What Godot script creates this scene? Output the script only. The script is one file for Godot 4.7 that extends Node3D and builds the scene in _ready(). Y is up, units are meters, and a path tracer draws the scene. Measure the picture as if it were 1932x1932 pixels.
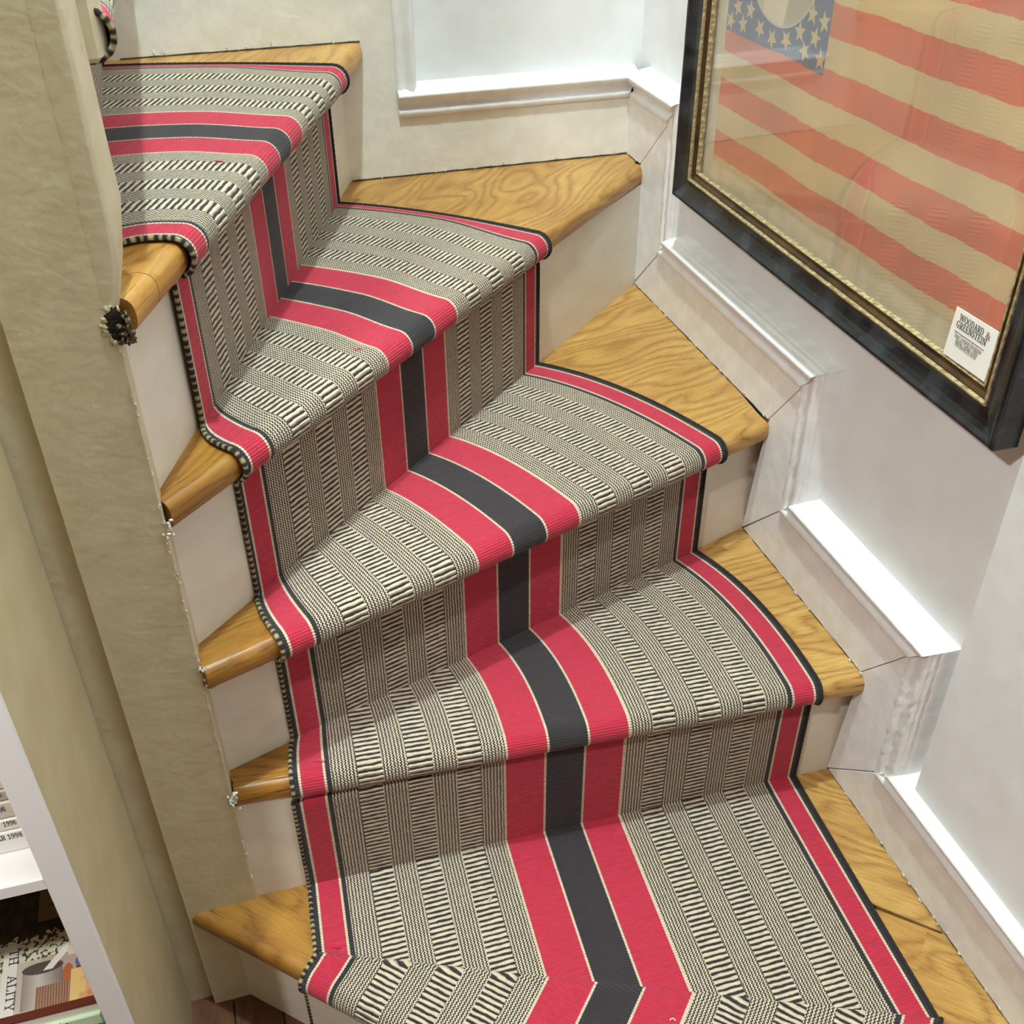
extends Node3D
# A winding staircase with a woven runner. x to the right, y up, z towards the viewer; the first tread lies at y = 0.

var counts := {}
var M := {}
var rng := RandomNumberGenerator.new()
var bump := FastNoiseLite.new()

# ---------------------------------------------------------------- mesh building
class MB:
	var v := PackedVector3Array()
	var n := PackedVector3Array()
	var uv := PackedVector2Array()
	var c := PackedColorArray()
	var idx := PackedInt32Array()

	func tri(a: Vector3, b: Vector3, d: Vector3, inside: Vector3, ua := Vector2.ZERO, ub := Vector2.ZERO, ud := Vector2.ZERO, col := Color.WHITE) -> void:
		var nn := (b - a).cross(d - a)
		if nn.length_squared() < 1e-18:
			return
		nn = nn.normalized()
		var flip := nn.dot((a + b + d) / 3.0 - inside) < 0.0
		if flip:
			nn = -nn
		var i := v.size()
		v.append_array(PackedVector3Array([a, b, d]))
		uv.append_array(PackedVector2Array([ua, ub, ud]))
		for k in 3:
			n.append(nn)
			c.append(col)
		idx.append_array(PackedInt32Array([i, i + 1, i + 2] if flip else [i, i + 2, i + 1]))

	func quad(a: Vector3, b: Vector3, d: Vector3, e: Vector3, inside: Vector3, s := 1.0) -> void:
		var w := (b - a).length() * s
		var h := (e - a).length() * s
		tri(a, b, d, inside, Vector2(0, 0), Vector2(w, 0), Vector2(w, h))
		tri(a, d, e, inside, Vector2(0, 0), Vector2(w, h), Vector2(0, h))

	# rows of points, smooth normals; out is a rough outward direction that fixes the side
	func grid(P: Array, U: Array, out: Vector3, cols: Array = [], around: Array = [], force := 0.0) -> float:
		var R := P.size()
		var C: int = P[0].size()
		var base := v.size()
		var nm := PackedVector3Array()
		nm.resize(R * C)
		var total := Vector3.ZERO
		var turn := 0.0
		for i in R - 1:
			for j in C - 1:
				var a: Vector3 = P[i][j]
				var b: Vector3 = P[i][j + 1]
				var d: Vector3 = P[i + 1][j + 1]
				var e: Vector3 = P[i + 1][j]
				var q := (d - a).cross(e - b)
				total += q
				if around.size() > 0:
					turn += q.dot(a + d - around[i] - around[i + 1])
				nm[i * C + j] += q
				nm[i * C + j + 1] += q
				nm[(i + 1) * C + j + 1] += q
				nm[(i + 1) * C + j] += q
		var sgn := 1.0 if (total.dot(out) >= 0.0 if around.size() == 0 else turn >= 0.0) else -1.0
		if force != 0.0:
			sgn = force
		for i in R:
			for j in C:
				v.append(P[i][j])
				var q := nm[i * C + j] * sgn
				n.append(q.normalized() if q.length_squared() > 1e-24 else out.normalized())
				uv.append(U[i][j])
				c.append(cols[i][j] if cols.size() > 0 else Color.WHITE)
		for i in R - 1:
			for j in C - 1:
				var a := base + i * C + j
				var b := a + 1
				var d := a + C + 1
				var e := a + C
				if sgn < 0.0:
					idx.append_array(PackedInt32Array([a, b, d, a, d, e]))
				else:
					idx.append_array(PackedInt32Array([a, d, b, a, e, d]))
		return sgn

	func mesh() -> ArrayMesh:
		var arr := []
		arr.resize(Mesh.ARRAY_MAX)
		arr[Mesh.ARRAY_VERTEX] = v
		arr[Mesh.ARRAY_NORMAL] = n
		arr[Mesh.ARRAY_TEX_UV] = uv
		arr[Mesh.ARRAY_COLOR] = c
		arr[Mesh.ARRAY_INDEX] = idx
		var st := SurfaceTool.new()
		st.create_from_arrays(arr)
		st.generate_tangents()
		return st.commit()

func numbered(called: String) -> String:
	counts[called] = counts.get(called, -1) + 1
	return called if counts[called] == 0 else "%s_%03d" % [called, counts[called]]

func thing(called: String, label: String, category: String, at := Vector3.ZERO, group := "") -> Node3D:
	var o := Node3D.new()
	o.name = numbered(called)
	o.position = at
	add_child(o, true)
	o.set_meta("label", label)
	o.set_meta("category", category)
	if group != "":
		o.set_meta("group", group)
	return o

func structure(called: String) -> Node3D:
	var o := Node3D.new()
	o.name = called
	add_child(o, true)
	o.set_meta("kind", "structure")
	return o

# vertices are given in world space; the part is moved into its parent's frame
func part(called: String, mb: MB, mat: Material, parent: Node3D, label := "") -> MeshInstance3D:
	var o := MeshInstance3D.new()
	o.name = called
	var twins := 0
	while parent.has_node(NodePath(o.name)):
		twins += 1
		o.name = "%s_%03d" % [called, twins]
	var off := Vector3.ZERO
	var q: Node = parent
	while q != self:
		off += (q as Node3D).position
		q = q.get_parent()
	if off != Vector3.ZERO:
		for i in mb.v.size():
			mb.v[i] -= off
	o.mesh = mb.mesh()
	o.material_override = mat
	o.cast_shadow = GeometryInstance3D.SHADOW_CASTING_SETTING_ON
	parent.add_child(o, true)
	if label != "":
		o.set_meta("label", label)
	return o

# a prism over a polygon; f(a, b, d) places a point, front face at d1, with a small bevel there
func prism(mb: MB, poly: Array, f: Callable, d0: float, d1: float, bev := 0.0, uvs := 1.0) -> void:
	var pv := PackedVector2Array(poly)
	var cen := Vector2.ZERO
	for q in pv:
		cen += q
	cen /= pv.size()
	var inner := PackedVector2Array()
	var m := pv.size()
	for i in m:
		if bev <= 0.0:
			inner.append(pv[i])
			continue
		var e0 := (pv[i] - pv[(i + m - 1) % m]).normalized()
		var e1 := (pv[(i + 1) % m] - pv[i]).normalized()
		var n0 := Vector2(-e0.y, e0.x)
		var n1 := Vector2(-e1.y, e1.x)
		if n0.dot(cen - pv[i]) < 0.0:
			n0 = -n0
		if n1.dot(cen - pv[i]) < 0.0:
			n1 = -n1
		var bis := n0 + n1
		inner.append(pv[i] + bis / maxf(bis.length_squared() * 0.5, 0.15) * bev)
	var sd := signf(d1 - d0)
	var ins: Vector3 = f.call(cen.x, cen.y, (d0 + d1) * 0.5)
	var ids := Geometry2D.triangulate_polygon(inner)
	for t in range(0, ids.size(), 3):
		var a := inner[ids[t]]
		var b := inner[ids[t + 1]]
		var c := inner[ids[t + 2]]
		mb.tri(f.call(a.x, a.y, d1), f.call(b.x, b.y, d1), f.call(c.x, c.y, d1), ins, a * uvs, b * uvs, c * uvs)
		a = pv[ids[t]]
		b = pv[ids[t + 1]]
		c = pv[ids[t + 2]]
		mb.tri(f.call(a.x, a.y, d0), f.call(b.x, b.y, d0), f.call(c.x, c.y, d0), ins, a * uvs, b * uvs, c * uvs)
	for i in m:
		var j := (i + 1) % m
		var dm := d1 - sd * bev
		mb.quad(f.call(pv[i].x, pv[i].y, d0), f.call(pv[j].x, pv[j].y, d0), f.call(pv[j].x, pv[j].y, dm), f.call(pv[i].x, pv[i].y, dm), ins, uvs)
		if bev > 0.0:
			mb.quad(f.call(pv[i].x, pv[i].y, dm), f.call(pv[j].x, pv[j].y, dm), f.call(inner[j].x, inner[j].y, d1), f.call(inner[i].x, inner[i].y, d1), ins, uvs)

func box(mb: MB, a: Vector3, b: Vector3, bev := 0.0) -> void:
	prism(mb, [Vector2(a.x, a.z), Vector2(b.x, a.z), Vector2(b.x, b.z), Vector2(a.x, b.z)], func(x, z, y): return Vector3(x, y, z), a.y, b.y, bev)

func lump(mb: MB, at: Vector3, r: Vector3, seed_: float, rough := 0.35) -> void:
	var P := []
	var U := []
	for i in 7:
		var row := []
		var ur := []
		var th := PI * i / 6.0
		for j in 10:
			var ph := TAU * (j % 9) / 9.0
			var d := Vector3(sin(th) * cos(ph), cos(th), sin(th) * sin(ph))
			var k := 1.0 + rough * bump.get_noise_3d(d.x * 60.0 + seed_ * 91.0, d.y * 60.0, d.z * 60.0 + seed_ * 37.0) * 2.0
			row.append(at + d * r * k)
			ur.append(Vector2(ph, th) * 0.02)
		P.append(row)
		U.append(ur)
	mb.grid(P, U, Vector3.UP, [], [at, at, at, at, at, at, at])

func tube(mb: MB, pts: Array, r: float, sides := 6, cols: Array = [], radii: Array = []) -> void:
	var P := []
	var U := []
	var CC := []
	for i in pts.size():
		var a: Vector3 = pts[maxi(i - 1, 0)]
		var b: Vector3 = pts[mini(i + 1, pts.size() - 1)]
		var t := (b - a).normalized()
		var s := t.cross(Vector3(0.31, 0.82, 0.48)).normalized()
		var u := s.cross(t)
		var row := []
		var ur := []
		var cr := []
		var rr: float = radii[i] if radii.size() > 0 else r
		for j in sides + 1:
			var an := TAU * j / sides
			row.append(pts[i] + (s * cos(an) + u * sin(an)) * rr)
			ur.append(Vector2(j * 0.01, i * 0.01))
			cr.append(cols[i] if cols.size() > 0 else Color.WHITE)
		P.append(row)
		U.append(ur)
		CC.append(cr)
	mb.grid(P, U, Vector3.UP, CC, pts)

# ---------------------------------------------------------------- textures
func noise(f: float, sd: int, oct := 3) -> FastNoiseLite:
	var q := FastNoiseLite.new()
	q.noise_type = FastNoiseLite.TYPE_SIMPLEX_SMOOTH
	q.frequency = f
	q.seed = sd
	q.fractal_octaves = oct
	return q

func noise_tex(f: float, sd: int, oct: int, stops: Array, cols: Array, size := 512) -> NoiseTexture2D:
	var t := NoiseTexture2D.new()
	t.width = size
	t.height = size
	t.seamless = true
	t.noise = noise(f, sd, oct)
	var g := Gradient.new()
	g.offsets = PackedFloat32Array(stops)
	g.colors = PackedColorArray(cols)
	t.color_ramp = g
	return t

func noise_normal(f: float, sd: int, oct: int, strength: float, size := 512) -> NoiseTexture2D:
	var t := NoiseTexture2D.new()
	t.width = size
	t.height = size
	t.seamless = true
	t.as_normal_map = true
	t.bump_strength = strength
	t.noise = noise(f, sd, oct)
	return t

func mat(col: Color, rough: float, metal := 0.0) -> StandardMaterial3D:
	var m := StandardMaterial3D.new()
	m.albedo_color = col
	m.roughness = rough
	m.metallic = metal
	return m

func paint(lo: Color, hi: Color, rough: float, scale: float, nrm: float, sd: int) -> StandardMaterial3D:
	var m := mat(Color.WHITE, rough)
	m.albedo_texture = noise_tex(0.008, sd, 4, [0.25, 0.75], [lo, hi])
	m.normal_enabled = true
	m.normal_scale = nrm
	m.normal_texture = noise_normal(0.022, sd + 5, 4, 6.0)
	m.uv1_triplanar = true
	m.uv1_world_triplanar = true
	m.uv1_scale = Vector3.ONE * scale
	return m

const PITCH := 0.0070          # one cream bar and one dark bar of the weave
const TILE := 0.140            # the weave repeats after this length
const RW := 0.660              # width of the runner

func weave_textures() -> Array:
	var W := 2048
	var H := 440
	var cream := Color8(205, 188, 162)
	var dark := Color8(40, 35, 34)
	var black := Color8(40, 34, 37)
	var red := Color8(180, 34, 60)
	var data := PackedByteArray()
	data.resize(W * H * 3)
	var hgt := PackedByteArray()
	hgt.resize(W * H)
	var wob := noise(0.02, 5, 2)
	var fuz := noise(0.35, 8, 1)
	for y in H:
		var v := y * 140.0 / H
		for x in W:
			var u := x * 660.0 / W
			var d := absf(u - 330.0)
			var w := wob.get_noise_2d(x * 0.9, absf(y - H * 0.5) * 2.2)
			var fz := fuz.get_noise_2d(x, y)
			var vv := v + w * 0.8
			var row := int(floor(v / 3.5))
			var rib := absf(sin(PI * v / 3.5))
			var col := cream
			var hh := 0.35 + 0.4 * sqrt(rib)
			var kind := 0       # 0 solid, 1 bars, 2 fine
			if d < 25.5:
				col = black
			elif d < 77.0:
				col = red
			elif d < 107.0:
				kind = 2
			elif d < 136.0:
				kind = 1
			elif d < 166.0:
				kind = 2
			elif d < 195.0:
				kind = 1
			elif d < 225.0:
				kind = 2
			elif d < 254.0:
				kind = 1
			elif d < 285.0:
				kind = 2
			elif d < 292.0:
				col = black
			elif d < 321.0:
				col = red
			else:
				col = black
			if kind == 1:
				var ph := fposmod(vv, 7.0)
				col = cream if ph < 4.0 else dark
				var q := ph / 4.0 if ph < 4.0 else (ph - 4.0) / 3.0
				hh = 0.15 + 0.85 * sqrt(sin(PI * q)) * (1.0 if ph < 4.0 else 0.75)
			elif kind == 2:
				var tri := absf(fposmod(v / 3.5, 1.0) * 2.0 - 1.0) - 0.5
				var q := fposmod((u + tri * 1.7 + w * 0.5) / 4.0, 1.0)
				col = cream if q < 0.54 else dark
				hh = 0.2 + 0.4 * sqrt(rib) + (0.25 if q < 0.54 else 0.0)
			# scalloped cream warp along the edges of the plain stripes
			for e in [25.5, 77.0, 292.0, 321.0]:
				var sc := 1.1 + 0.6 * rib
				if absf(d - e) < sc:
					col = cream
					hh = 0.5 + 0.4 * rib
			var t := 1.0 + 0.10 * fz + 0.05 * w
			var i := (y * W + x) * 3
			data[i] = clampi(int(col.r8 * t), 0, 255)
			data[i + 1] = clampi(int(col.g8 * t), 0, 255)
			data[i + 2] = clampi(int(col.b8 * t), 0, 255)
			hgt[y * W + x] = clampi(int((hh + fz * 0.06) * 230.0), 0, 255)
	var im := Image.create_from_data(W, H, false, Image.FORMAT_RGB8, data)
	var hi := Image.create_from_data(W, H, false, Image.FORMAT_L8, hgt)
	hi.convert(Image.FORMAT_RGBA8)
	hi.bump_map_to_normal_map(7.0)
	return [ImageTexture.create_from_image(im), ImageTexture.create_from_image(hi)]

func oak_texture(sd: int, lo: Color, hi: Color, line: Color) -> Array:
	var W := 1024
	var H := 512
	var data := PackedByteArray()
	data.resize(W * H * 3)
	var hgt := PackedByteArray()
	hgt.resize(W * H)
	var warp := noise(1.0, sd, 3)
	var fib := noise(1.0, sd + 1, 2)
	var wear := noise(1.0, sd + 2, 4)
	for y in H:
		for x in W:
			var fx := float(x) / W
			var fy := float(y) / H
			var wp := warp.get_noise_2d(fx * 1.3, fy * 2.2)
			var ring := fposmod(fy * 19.0 + wp * 5.0, 1.0)
			var lines := pow(1.0 - absf(ring * 2.0 - 1.0), 2.2)
			var f1 := fib.get_noise_2d(fx * 10.0, fy * 150.0)
			var pore := clampf((fib.get_noise_2d(fx * 24.0 + 50.0, fy * 240.0) - 0.22) * 3.0, 0.0, 1.0) * (0.35 + 0.65 * lines)
			var wr := wear.get_noise_2d(fx * 4.0, fy * 5.0)
			var c := lo.lerp(hi, clampf(0.5 + 0.45 * f1 + 0.55 * wr, 0.0, 1.0))
			c = c.lerp(line, clampf(0.55 * lines * (0.75 + 0.5 * f1) + 0.6 * pore, 0.0, 0.95))
			var i := (y * W + x) * 3
			data[i] = c.r8
			data[i + 1] = c.g8
			data[i + 2] = c.b8
			hgt[y * W + x] = clampi(int(150.0 + 30.0 * f1 - 70.0 * pore - 25.0 * lines), 0, 255)
	var im := Image.create_from_data(W, H, false, Image.FORMAT_RGB8, data)
	var hm := Image.create_from_data(W, H, false, Image.FORMAT_L8, hgt)
	hm.convert(Image.FORMAT_RGBA8)
	hm.bump_map_to_normal_map(1.5)
	return [ImageTexture.create_from_image(im), ImageTexture.create_from_image(hm)]

func textured(t: Array, rough: float, nrm: float) -> StandardMaterial3D:
	var m := mat(Color.WHITE, rough)
	m.albedo_texture = t[0]
	m.normal_enabled = true
	m.normal_texture = t[1]
	m.normal_scale = nrm
	m.vertex_color_use_as_albedo = true
	return m

# the printed cloth: z -0.487 .. 0.107 across, y 0.690 .. 1.130 up
const FZ0 := -0.487
const FZ1 := 0.107
const FY0 := 0.690
const FY1 := 1.130
func in_star(p: Vector2, c: Vector2, r: float, rot: float) -> bool:
	var d := p - c
	var l := d.length()
	if l > r:
		return false
	var a := fposmod(d.angle() - rot, TAU / 5.0) - TAU / 10.0
	var k := absf(a) / (TAU / 10.0)      # 1 at a point, 0 between points
	var inner := r * 0.42
	var o := Vector2(r * cos(TAU / 10.0), r * sin(TAU / 10.0))
	var q := Vector2(l * cos(absf(a)), l * sin(absf(a)))
	# edge from (inner, 0) to o
	var e := o - Vector2(inner, 0)
	return k >= 0.0 and e.cross(q - Vector2(inner, 0)) > 0.0

func flag_texture() -> ImageTexture:
	var W := 1024
	var H := 760
	var cream := Color8(204, 178, 118)
	var red := Color8(204, 96, 30)
	var blue := Color8(82, 88, 110)
	var stars := [[-.462, .885, .3], [-.430, .887, 1.0], [-.477, .866, .8], [-.445, .868, .2], [-.403, .871, .5], [-.372, .866, .63], [-.340, .871, .63], [-.313, .886, .1], [-.292, .909, 1.0], [-.266, .906, .2], [-.280, .887, .9], [-.298, .869, .4], [-.264, .868, .1], [-.455, .91, .2], [-.47, .93, .6]]
	var data := PackedByteArray()
	data.resize(W * H * 3)
	var wv := noise(1.0, 77, 3)
	var gr := noise(0.4, 78, 2)
	var st := noise(1.0, 79, 4)
	for j in H:
		for i in W:
			var z := lerpf(FZ0, FZ1, float(i) / W)
			var y := lerpf(FY1, FY0, float(j) / H)
			var yy := y + wv.get_noise_2d(z * 5.0, y * 3.0) * 0.0018 + wv.get_noise_2d(z * 40.0, y * 30.0) * 0.0012 - 0.009 * pow(clampf((z - FZ0) / (FZ1 - FZ0), 0.0, 1.0), 3.0)
			var c := cream
			var s := (yy - 0.6965) / 0.0331
			if s > 0.0 and int(floor(s)) % 2 == 0:
				c = red
			if s > 0.0 and s < 1.0:
				c = red
			if z < -.2535 + (yy - .85) * 0.01 and yy > .8535:
				c = blue
				var p := Vector2(z, y)
				for q in stars:
					if in_star(p, Vector2(q[0], q[1]), 0.0125, q[2] * 1.2566 + 0.3):
						c = cream
				var el := Vector2((z + .364) / .085, (y - .968) / .0875).length()
				if el < 1.0:
					c = Color8(214, 202, 168)
					if el > 0.97:
						c = Color8(196, 186, 158)
					elif z > -.348 + (y - .9) * 0.2:
						c = Color8(176, 160, 128)
					elif z < -.40 + (y - .9) * -0.1:
						c = Color8(192, 178, 142)
					elif y > .925 and absf(z + .355) < (y - .925) * 0.9:
						c = Color8(150, 136, 112)
			var t := 1.0 + 0.05 * gr.get_noise_2d(i, j) + 0.09 * st.get_noise_2d(z * 6.0, y * 6.0)
			if c == red:
				t += 0.06 * st.get_noise_2d(z * 14.0 + 9.0, y * 14.0)
			var k := (j * W + i) * 3
			data[k] = clampi(int(c.r8 * t), 0, 255)
			data[k + 1] = clampi(int(c.g8 * t), 0, 255)
			data[k + 2] = clampi(int(c.b8 * t), 0, 255)
	return ImageTexture.create_from_image(Image.create_from_data(W, H, false, Image.FORMAT_RGB8, data))

func cover_texture() -> ImageTexture:
	# printed still life: u across (left to right), v from the far edge to the near edge
	var W := 320
	var H := 320
	var im := Image.create(W, H, false, Image.FORMAT_RGB8)
	var nz := noise(0.03, 31, 4)
	var nf := noise(0.05, 32, 3)
	for j in H:
		for i in W:
			var u := float(i) / W
			var v := float(j) / H
			var k := nz.get_noise_2d(i, j)
			var c := Color8(38, 32, 22).lerp(Color8(74, 62, 40), clampf(k + 0.4, 0.0, 1.0))
			if v > 0.52 + 0.06 * k:
				c = Color8(226, 222, 196)
				if nf.get_noise_2d(i * 1.3, j * 1.6) > 0.18 and v < 0.70:
					c = Color8(70, 84, 58)
			if v < 0.5 and absf(u - 0.66) < 0.13 and absf(v - 0.33) < 0.1:
				c = Color8(126, 108, 78)
				if Vector2((u - 0.68) / 0.05, (v - 0.32) / 0.05).length() + k < 1.0:
					c = Color8(110, 48, 30)
			if v > 0.66 and u > 0.40:
				c = Color8(206, 196, 180) if u < 0.58 else Color8(196, 176, 160)
			var jx := (u - 0.60 - (v - 0.8) * 0.10)
			if absf(jx) < 0.15 + (v - 0.8) * 0.1 and v > 0.72 and v < 0.95:
				c = Color8(214, 206, 196).lerp(Color8(138, 126, 116), clampf(absf(jx + 0.03) * 6.0, 0.0, 1.0))
			if Vector2(jx / 0.15, (v - 0.72) / 0.035).length() < 1.0:
				c = Color8(92, 84, 76)
			if absf(u - 0.70 + (v - 0.68) * 1.2) < 0.035 and v > 0.60 and v < 0.74:
				c = Color8(244, 240, 232)
			if Vector2((u - 0.78) / 0.04, (v - 0.79) / 0.06).length() < 1.0:
				c = Color8(190, 112, 70)
			if v > 0.62 and u > 0.84:
				c = Color8(150, 40, 52)
			if absf(u - 0.82) < 0.045 and absf(v - 0.63) < 0.05:
				c = Color8(236, 214, 196)
				if Vector2(absf(u - 0.82) , v - 0.63).distance_to(Vector2(0.0, 0.012)) < 0.008 or Vector2(u - 0.82, v - 0.63).distance_to(Vector2(0.0, -0.014)) < 0.008:
					c = Color8(30, 24, 24)
			if Vector2(u - 0.86, v - 0.73).length() < 0.03:
				c = Color8(96, 116, 160)
			if Vector2(u - 0.92, v - 0.72).length() < 0.034:
				c = Color8(232, 166, 96)
			if v > 0.77 and u > 0.80:
				c = Color8(240, 206, 132).lerp(Color8(206, 110, 86), clampf((u - 0.9) * 8.0 + k, 0.0, 1.0))
			if v > 0.83 and u > 0.55 and u < 0.80 and v < 0.96:
				c = Color8(132, 92, 74).lerp(Color8(190, 150, 126), 0.5 + 0.5 * sin(u * 320.0))
			if v > 0.955:
				c = Color8(104, 50, 38)
			im.set_pixel(i, j, c)
	return ImageTexture.create_from_image(im)

# ---------------------------------------------------------------- the place
func WR(z: float, y: float, d: float) -> Vector3:      # the right wall: d metres out of its face, into the stair
	return Vector3(0.7746 + 0.0317 * z - d, y, z)

func v3(p: Vector2, y: float) -> Vector3:
	return Vector3(p.x, y, p.y)

# front of each nosing from the post to the wall, and foot of each riser
var N0 := [Vector2(-.083, .0), Vector2(.0, .0), Vector2(.003, .012), Vector2(.005, .0), Vector2(.012, .003), Vector2(.017, -.03)]
var N1 := [Vector2(.800, .838), Vector2(.783, .043), Vector2(.766, -.259), Vector2(.757, -.733), Vector2(.332, -.790), Vector2(.017, -.794)]
var R0 := [Vector2(-.046, -.006), Vector2(.0, -.004), Vector2(.0, -.034), Vector2(.0, -.033), Vector2(.0, -.033), Vector2(-.014, -.06)]
var R1 := [Vector2(.80, .79), Vector2(.777, .012), Vector2(.766, -.290), Vector2(.753, -.731), Vector2(.299, -.797), Vector2(-.026, -.797)]

func face(k: int) -> Vector2:                          # outward, across the nosing
	var d: Vector2 = (N1[k] - N0[k]).normalized()
	return Vector2(-d.y, d.x) if Vector2(-d.y, d.x).dot(Vector2(0.3, 1)) > 0.0 or k == 0 else Vector2(d.y, -d.x)

func _ready() -> void:
	rng.seed = 4
	bump.seed = 11
	bump.frequency = 0.02
	# camera
	var cam := Camera3D.new()
	cam.name = "camera"
	cam.transform = Transform3D(Basis(Vector3(0.96170, -0.00708, 0.27400), Vector3(0.16770, 0.80591, -0.56779), Vector3(-0.21680, 0.59200, 0.77623)).orthonormalized(), Vector3(0.0900, 1.1757, 0.8551))
	cam.keep_aspect = Camera3D.KEEP_HEIGHT
	cam.fov = 50.55
	cam.near = 0.02
	add_child(cam, true)
	cam.make_current()
	# sky, exposure
	var we := WorldEnvironment.new()
	we.name = "world"
	var env := Environment.new()
	env.background_mode = Environment.BG_COLOR
	env.background_color = Color(0.05, 0.05, 0.05)
	env.tonemap_mode = Environment.TONE_MAPPER_LINEAR
	env.tonemap_exposure = 1.0
	env.sdfgi_enabled = true
	env.ssao_enabled = true
	env.ssil_enabled = true
	we.environment = env
	add_child(we, true)
	materials()
	# lamps: one over the turn of the stair, one over the hall to the front left
	ceiling_lamp(Vector3(.19, 3.45, .19), 6.3, Color(0.86, 0.96, 0.99), 0.05, "round white ceiling lamp above the turn of the stair")
	ceiling_lamp(Vector3(-.50, 1.75, .80), 1.80, Color(0.94, 0.94, 0.94), 0.05, "round white pendant lamp hanging before the bookcase", 3.45)
	shell()
	skirting()
	stairs()
	runner()
	picture()
	bookcase()
	scraps()

func ceiling_lamp(at: Vector3, energy: float, col: Color, r: float, label: String, cord_to := 0.0) -> void:
	var t := thing("ceiling_lamp" if cord_to == 0.0 else "pendant_lamp", label, "lamp", at)
	var mb := MB.new()
	var P := []
	var U := []
	for i in 9:
		var a := PI * 0.5 * i / 8.0
		var row := []
		var ur := []
		for j in 25:
			var b := TAU * j / 24.0
			row.append(at + Vector3(cos(a) * r * cos(b), -sin(a) * r * 0.6 - 0.012, cos(a) * r * sin(b)))
			ur.append(Vector2(j, i) * 0.1)
		P.append(row)
		U.append(ur)
	mb.grid(P, U, Vector3.DOWN)
	var g := mat(Color.WHITE, 0.4)
	g.emission_enabled = true
	g.emission = col
	g.emission_energy_multiplier = 2.0
	part("shade", mb, g, t)
	mb = MB.new()
	var poly := []
	for j in 24:
		poly.append(Vector2(at.x + (r + .012) * cos(TAU * j / 24.0), at.z + (r + .012) * sin(TAU * j / 24.0)))
	prism(mb, poly, func(x, z, y): return Vector3(x, y, z), at.y + .002, at.y - .012, .003)
	part("base", mb, M.metal, t)
	if cord_to > 0.0:
		mb = MB.new()
		tube(mb, [at, at.lerp(Vector3(at.x, cord_to, at.z), .5), Vector3(at.x, cord_to, at.z)], .003, 8)
		part("cord", mb, M.metal, t)
	var l := OmniLight3D.new()
	l.name = "light"
	l.light_color = col
	l.light_energy = energy
	l.light_size = r * 0.7
	l.omni_range = 8.0
	l.omni_attenuation = 2.0
	l.shadow_enabled = true
	l.position = Vector3(0, -0.012 - r * 0.6 - 0.03, 0)
	t.add_child(l, true)

func materials() -> void:
	M.wall = paint(Color8(230, 229, 228), Color8(235, 235, 235), 0.5, 2.2, 0.10, 3)
	M.trim = paint(Color8(230, 228, 226), Color8(238, 238, 237), 0.28, 6.0, 0.16, 21)
	M.riser = paint(Color8(220, 212, 198), Color8(228, 221, 208), 0.42, 4.0, 0.06, 41)
	M.post = paint(Color8(199, 186, 156), Color8(206, 194, 166), 0.5, 5.0, 0.16, 61)  # beige below the trim white: shade of the inner side is in the colour
	M.ceiling = mat(Color8(196, 182, 160), 0.9)
	M.hall = mat(Color8(122, 88, 52), 0.85)
	M.metal = mat(Color8(225, 225, 222), 0.4, 0.1)
	M.gap = mat(Color8(58, 44, 32), 0.95)
	M.flake = paint(Color8(210, 200, 182), Color8(238, 234, 224), 0.6, 20.0, 0.5, 81)
	M.grime = paint(Color8(52, 38, 24), Color8(140, 118, 84), 0.6, 40.0, 0.8, 91)
	M.oak = textured(oak_texture(7, Color8(168, 124, 62), Color8(204, 164, 96), Color8(122, 80, 34)), 0.34, 0.5)
	M.parquet = textured(oak_texture(19, Color8(84, 48, 26), Color8(112, 66, 36), Color8(56, 30, 16)), 0.4, 0.4)
	M.weave = textured(weave_textures(), 0.9, 1.0)
	M.weave.rim_enabled = true
	M.weave.rim = 0.25
	M.weave.rim_tint = 0.3
	M.yarn = mat(Color.WHITE, 0.95)
	M.yarn.vertex_color_use_as_albedo = true
	M.black = paint(Color8(16, 16, 17), Color8(48, 51, 54), 0.26, 5.0, 0.12, 101)  # blue-grey upper tone puts the scoop's highlight into the colour
	M.gilt = paint(Color8(50, 35, 17), Color8(92, 66, 28), 0.38, 5.0, 0.2, 111)
	M.gilt.metallic = 0.25
	M.bone = paint(Color8(128, 106, 70), Color8(190, 174, 132), 0.6, 30.0, 0.3, 121)
	M.mount = paint(Color8(198, 182, 140), Color8(212, 196, 156), 0.9, 6.0, 0.15, 131)
	M.glass = mat(Color(1, 1, 1, 0.06), 0.02)
	M.glass.transparency = BaseMaterial3D.TRANSPARENCY_ALPHA
	M.ink = mat(Color8(52, 52, 50), 0.8)
	M.paper = mat(Color8(236, 232, 222), 0.8)
	M.shelf = mat(Color8(236, 236, 236), 0.4)
	M.case = paint(Color8(192, 176, 140), Color8(199, 184, 150), 0.5, 3.0, 0.08, 141)  # side boards toned dark and warm, their shade mixed into the paint colour

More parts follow.
